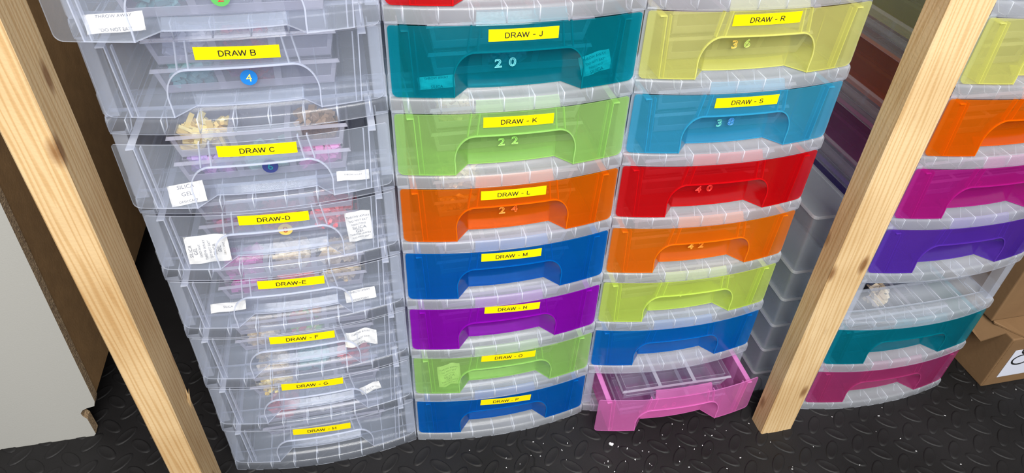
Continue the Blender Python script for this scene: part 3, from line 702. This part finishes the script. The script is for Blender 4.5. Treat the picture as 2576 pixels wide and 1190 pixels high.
order = ['lowest box of the frosted stack behind the right post', 'second frosted box from the floor in the stack behind the right post', 'third frosted box from the floor in the stack behind the right post',
         'fourth frosted box from the floor in the stack behind the right post', 'fifth frosted box, just under the tall top one, behind the right post', 'tall frosted box topping the stack between the towers and the right post']
for i in range(6):
    o = link('frosted_box', ME_cb if i < 5 else ME_cbt, None, (.644, .704, .062*i)); solidify(o, .0015); tag(o, order[i], 'storage box', 'frosted boxes stacked behind the right post')
    o.rotation_euler = (0, 0, .0)
# ------------------------------------------------------------------ cardboard boxes, right
M_card = solid('brown_cardboard', s2l((118, 90, 60)), .8, bump=.2, bscale=120, var=.1, vscale=14)  # brown darkened to carry the shade on the right side
M_cardin = solid('corrugated_edge', s2l((120, 90, 58)), .9, bump=.6, bscale=700)
M_lab = solid('white_label_paper', s2l((205, 208, 222)), .5)
cb = thing('cardboard_box', 'brown cardboard box on the floor with white marked label and loose side flap', 'box', (1.102, .633, 0))
bw, bd, bh = .36, .30, .133
bevel(link('carton', MB().box(0, bw, 0, bd, 0, bh).mesh('carton', [M_card]), cb), .003, 3)
fl = MB(); fl.add([(.0, .018, bh-.001), (.0, .19, bh-.001), (-.036, .185, bh-.026), (-.036, .10, bh-.026), (-.030, .10, bh-.022), (-.030, .03, bh-.030)], [(0, 1, 2, 3, 4, 5)])
o = solidify(link('flap', fl.mesh('flap', [M_card]), cb), .003)
lb = MB(); p0 = at_y(2506, 948, .633); p1 = at_y(2545, 893, .633)
zb, zt_ = p0.z, p1.z+.012
lb.box(p0.x-1.102, .34, -.0012, -.0006, zb, zt_)
vs = []
def loop(cx, cz, rx, rz, n=22):
    A = [(cx+rx*math.cos(t*math.tau/n), -.0018, cz+rz*math.sin(t*math.tau/n)) for t in range(n)]
    B_ = [(cx+(rx-.0035)*math.cos(t*math.tau/n), -.0018, cz+(rz-.0035)*math.sin(t*math.tau/n)) for t in range(n)]
    lb.strip(A, B_, 1, True)
pc = at_y(2566, 893, .633)
loop(pc.x-1.102+.008, pc.z-.012, .021, .015, 30); loop(pc.x-1.102+.012, pc.z+.014, .016, .012, 30)
link('shipping_label', lb.mesh('shipping_label', [M_lab, M_ink], merge=False), cb)['label'] = 'white label with black marker figure 8'
ed = MB()
for i in range(34):
    z = .004+i*.0037; ed.add([(.001, -.0006, z), (.006, -.0006, z+.001), (.001, -.0006, z+.0018)], [(0, 1, 2)])
link('torn_edge', ed.mesh('torn_edge', [M_cardin]), cb)
cu_ = thing('cardboard_box', 'brown cardboard box stacked on the labelled one, with a torn front flap', 'box', (1.092, .679, .1345))
bevel(link('carton', MB().box(0, .38, 0, .32, 0, .36).mesh('carton', [M_card]), cu_), .003, 3)
fl = MB(); P0 = [(0, 0, .002)]
edge = [(.0+.0*i, 0) for i in range(1)]
jag = []
for i in range(19):
    t = i/18; jag.append((.002+.34*t, -.004-.052*min(1, t*9)+random.uniform(-.0015, .0015), .001))
fl.strip([(.002+.34*i/18, -.001, .003) for i in range(19)], jag)
solidify(link('flap', fl.mesh('flap', [M_card]), cu_), .003)
# ------------------------------------------------------------------ things in the open slot of the right tower
p = T4.matrix_world_fwd
M_blk = solid('black_thing', (.01, .01, .012), .5)
o = link('black_pouch', MB().box(0, .07, 0, .08, 0, .015).mesh('black_pouch', [M_blk]), None, (.772, .725, 1*H+LIP+.0035+2*TH+.004)); bevel(o, .005, 3)
tag(o, 'black pouch lying below the empty slot of the right tower', 'pouch')
heap(T4, 1, 1, 0, 1, .45, cream, 'cream pieces seen through the empty slot of the right tower', 'bead', 50, .9, seed=77)
# ------------------------------------------------------------------ litter on the mat
M_crumb = solid('white_foam', (.75, .75, .76), .8)
c = at_z(1537, 1121); m = MB()
rnd = random.Random(3)
for i in range(5):
    R = Matrix.Rotation(rnd.uniform(0, 3), 3, 'Z') @ Matrix.Rotation(rnd.uniform(0, 3), 3, 'X')
    m.obox((rnd.uniform(-.0018, .0018), rnd.uniform(-.0018, .0018), .0035), (.0017, .0014, .0015), R)
tag(link('crumb', m.mesh('crumb', [M_crumb], merge=False), None, (c.x, c.y, .0005)), 'white foam crumb on the black mat in front of the pink drawer', 'crumb')
m = MB()
for i in range(170):
    if i < 60: x, y = rnd.gauss(.36, .13), rnd.gauss(.62, .05)  # denser cluster of pale specks around the mat centre
    else: x, y = rnd.uniform(-.55, 1.3), rnd.uniform(.42, .69)
    if y > .695 and x > -.27: continue
    s_ = rnd.uniform(.0003, .0009); R = Matrix.Rotation(rnd.uniform(0, 3), 3, 'Z')
    m.obox((x, y, .0022), (s_*rnd.uniform(1, 2.2), s_*.7, .0003), R)
tag(link('dust_specks', m.mesh('dust_specks', [M_crumb], merge=False)), 'pale dust specks scattered over the black mat', 'dust', None, 'stuff')
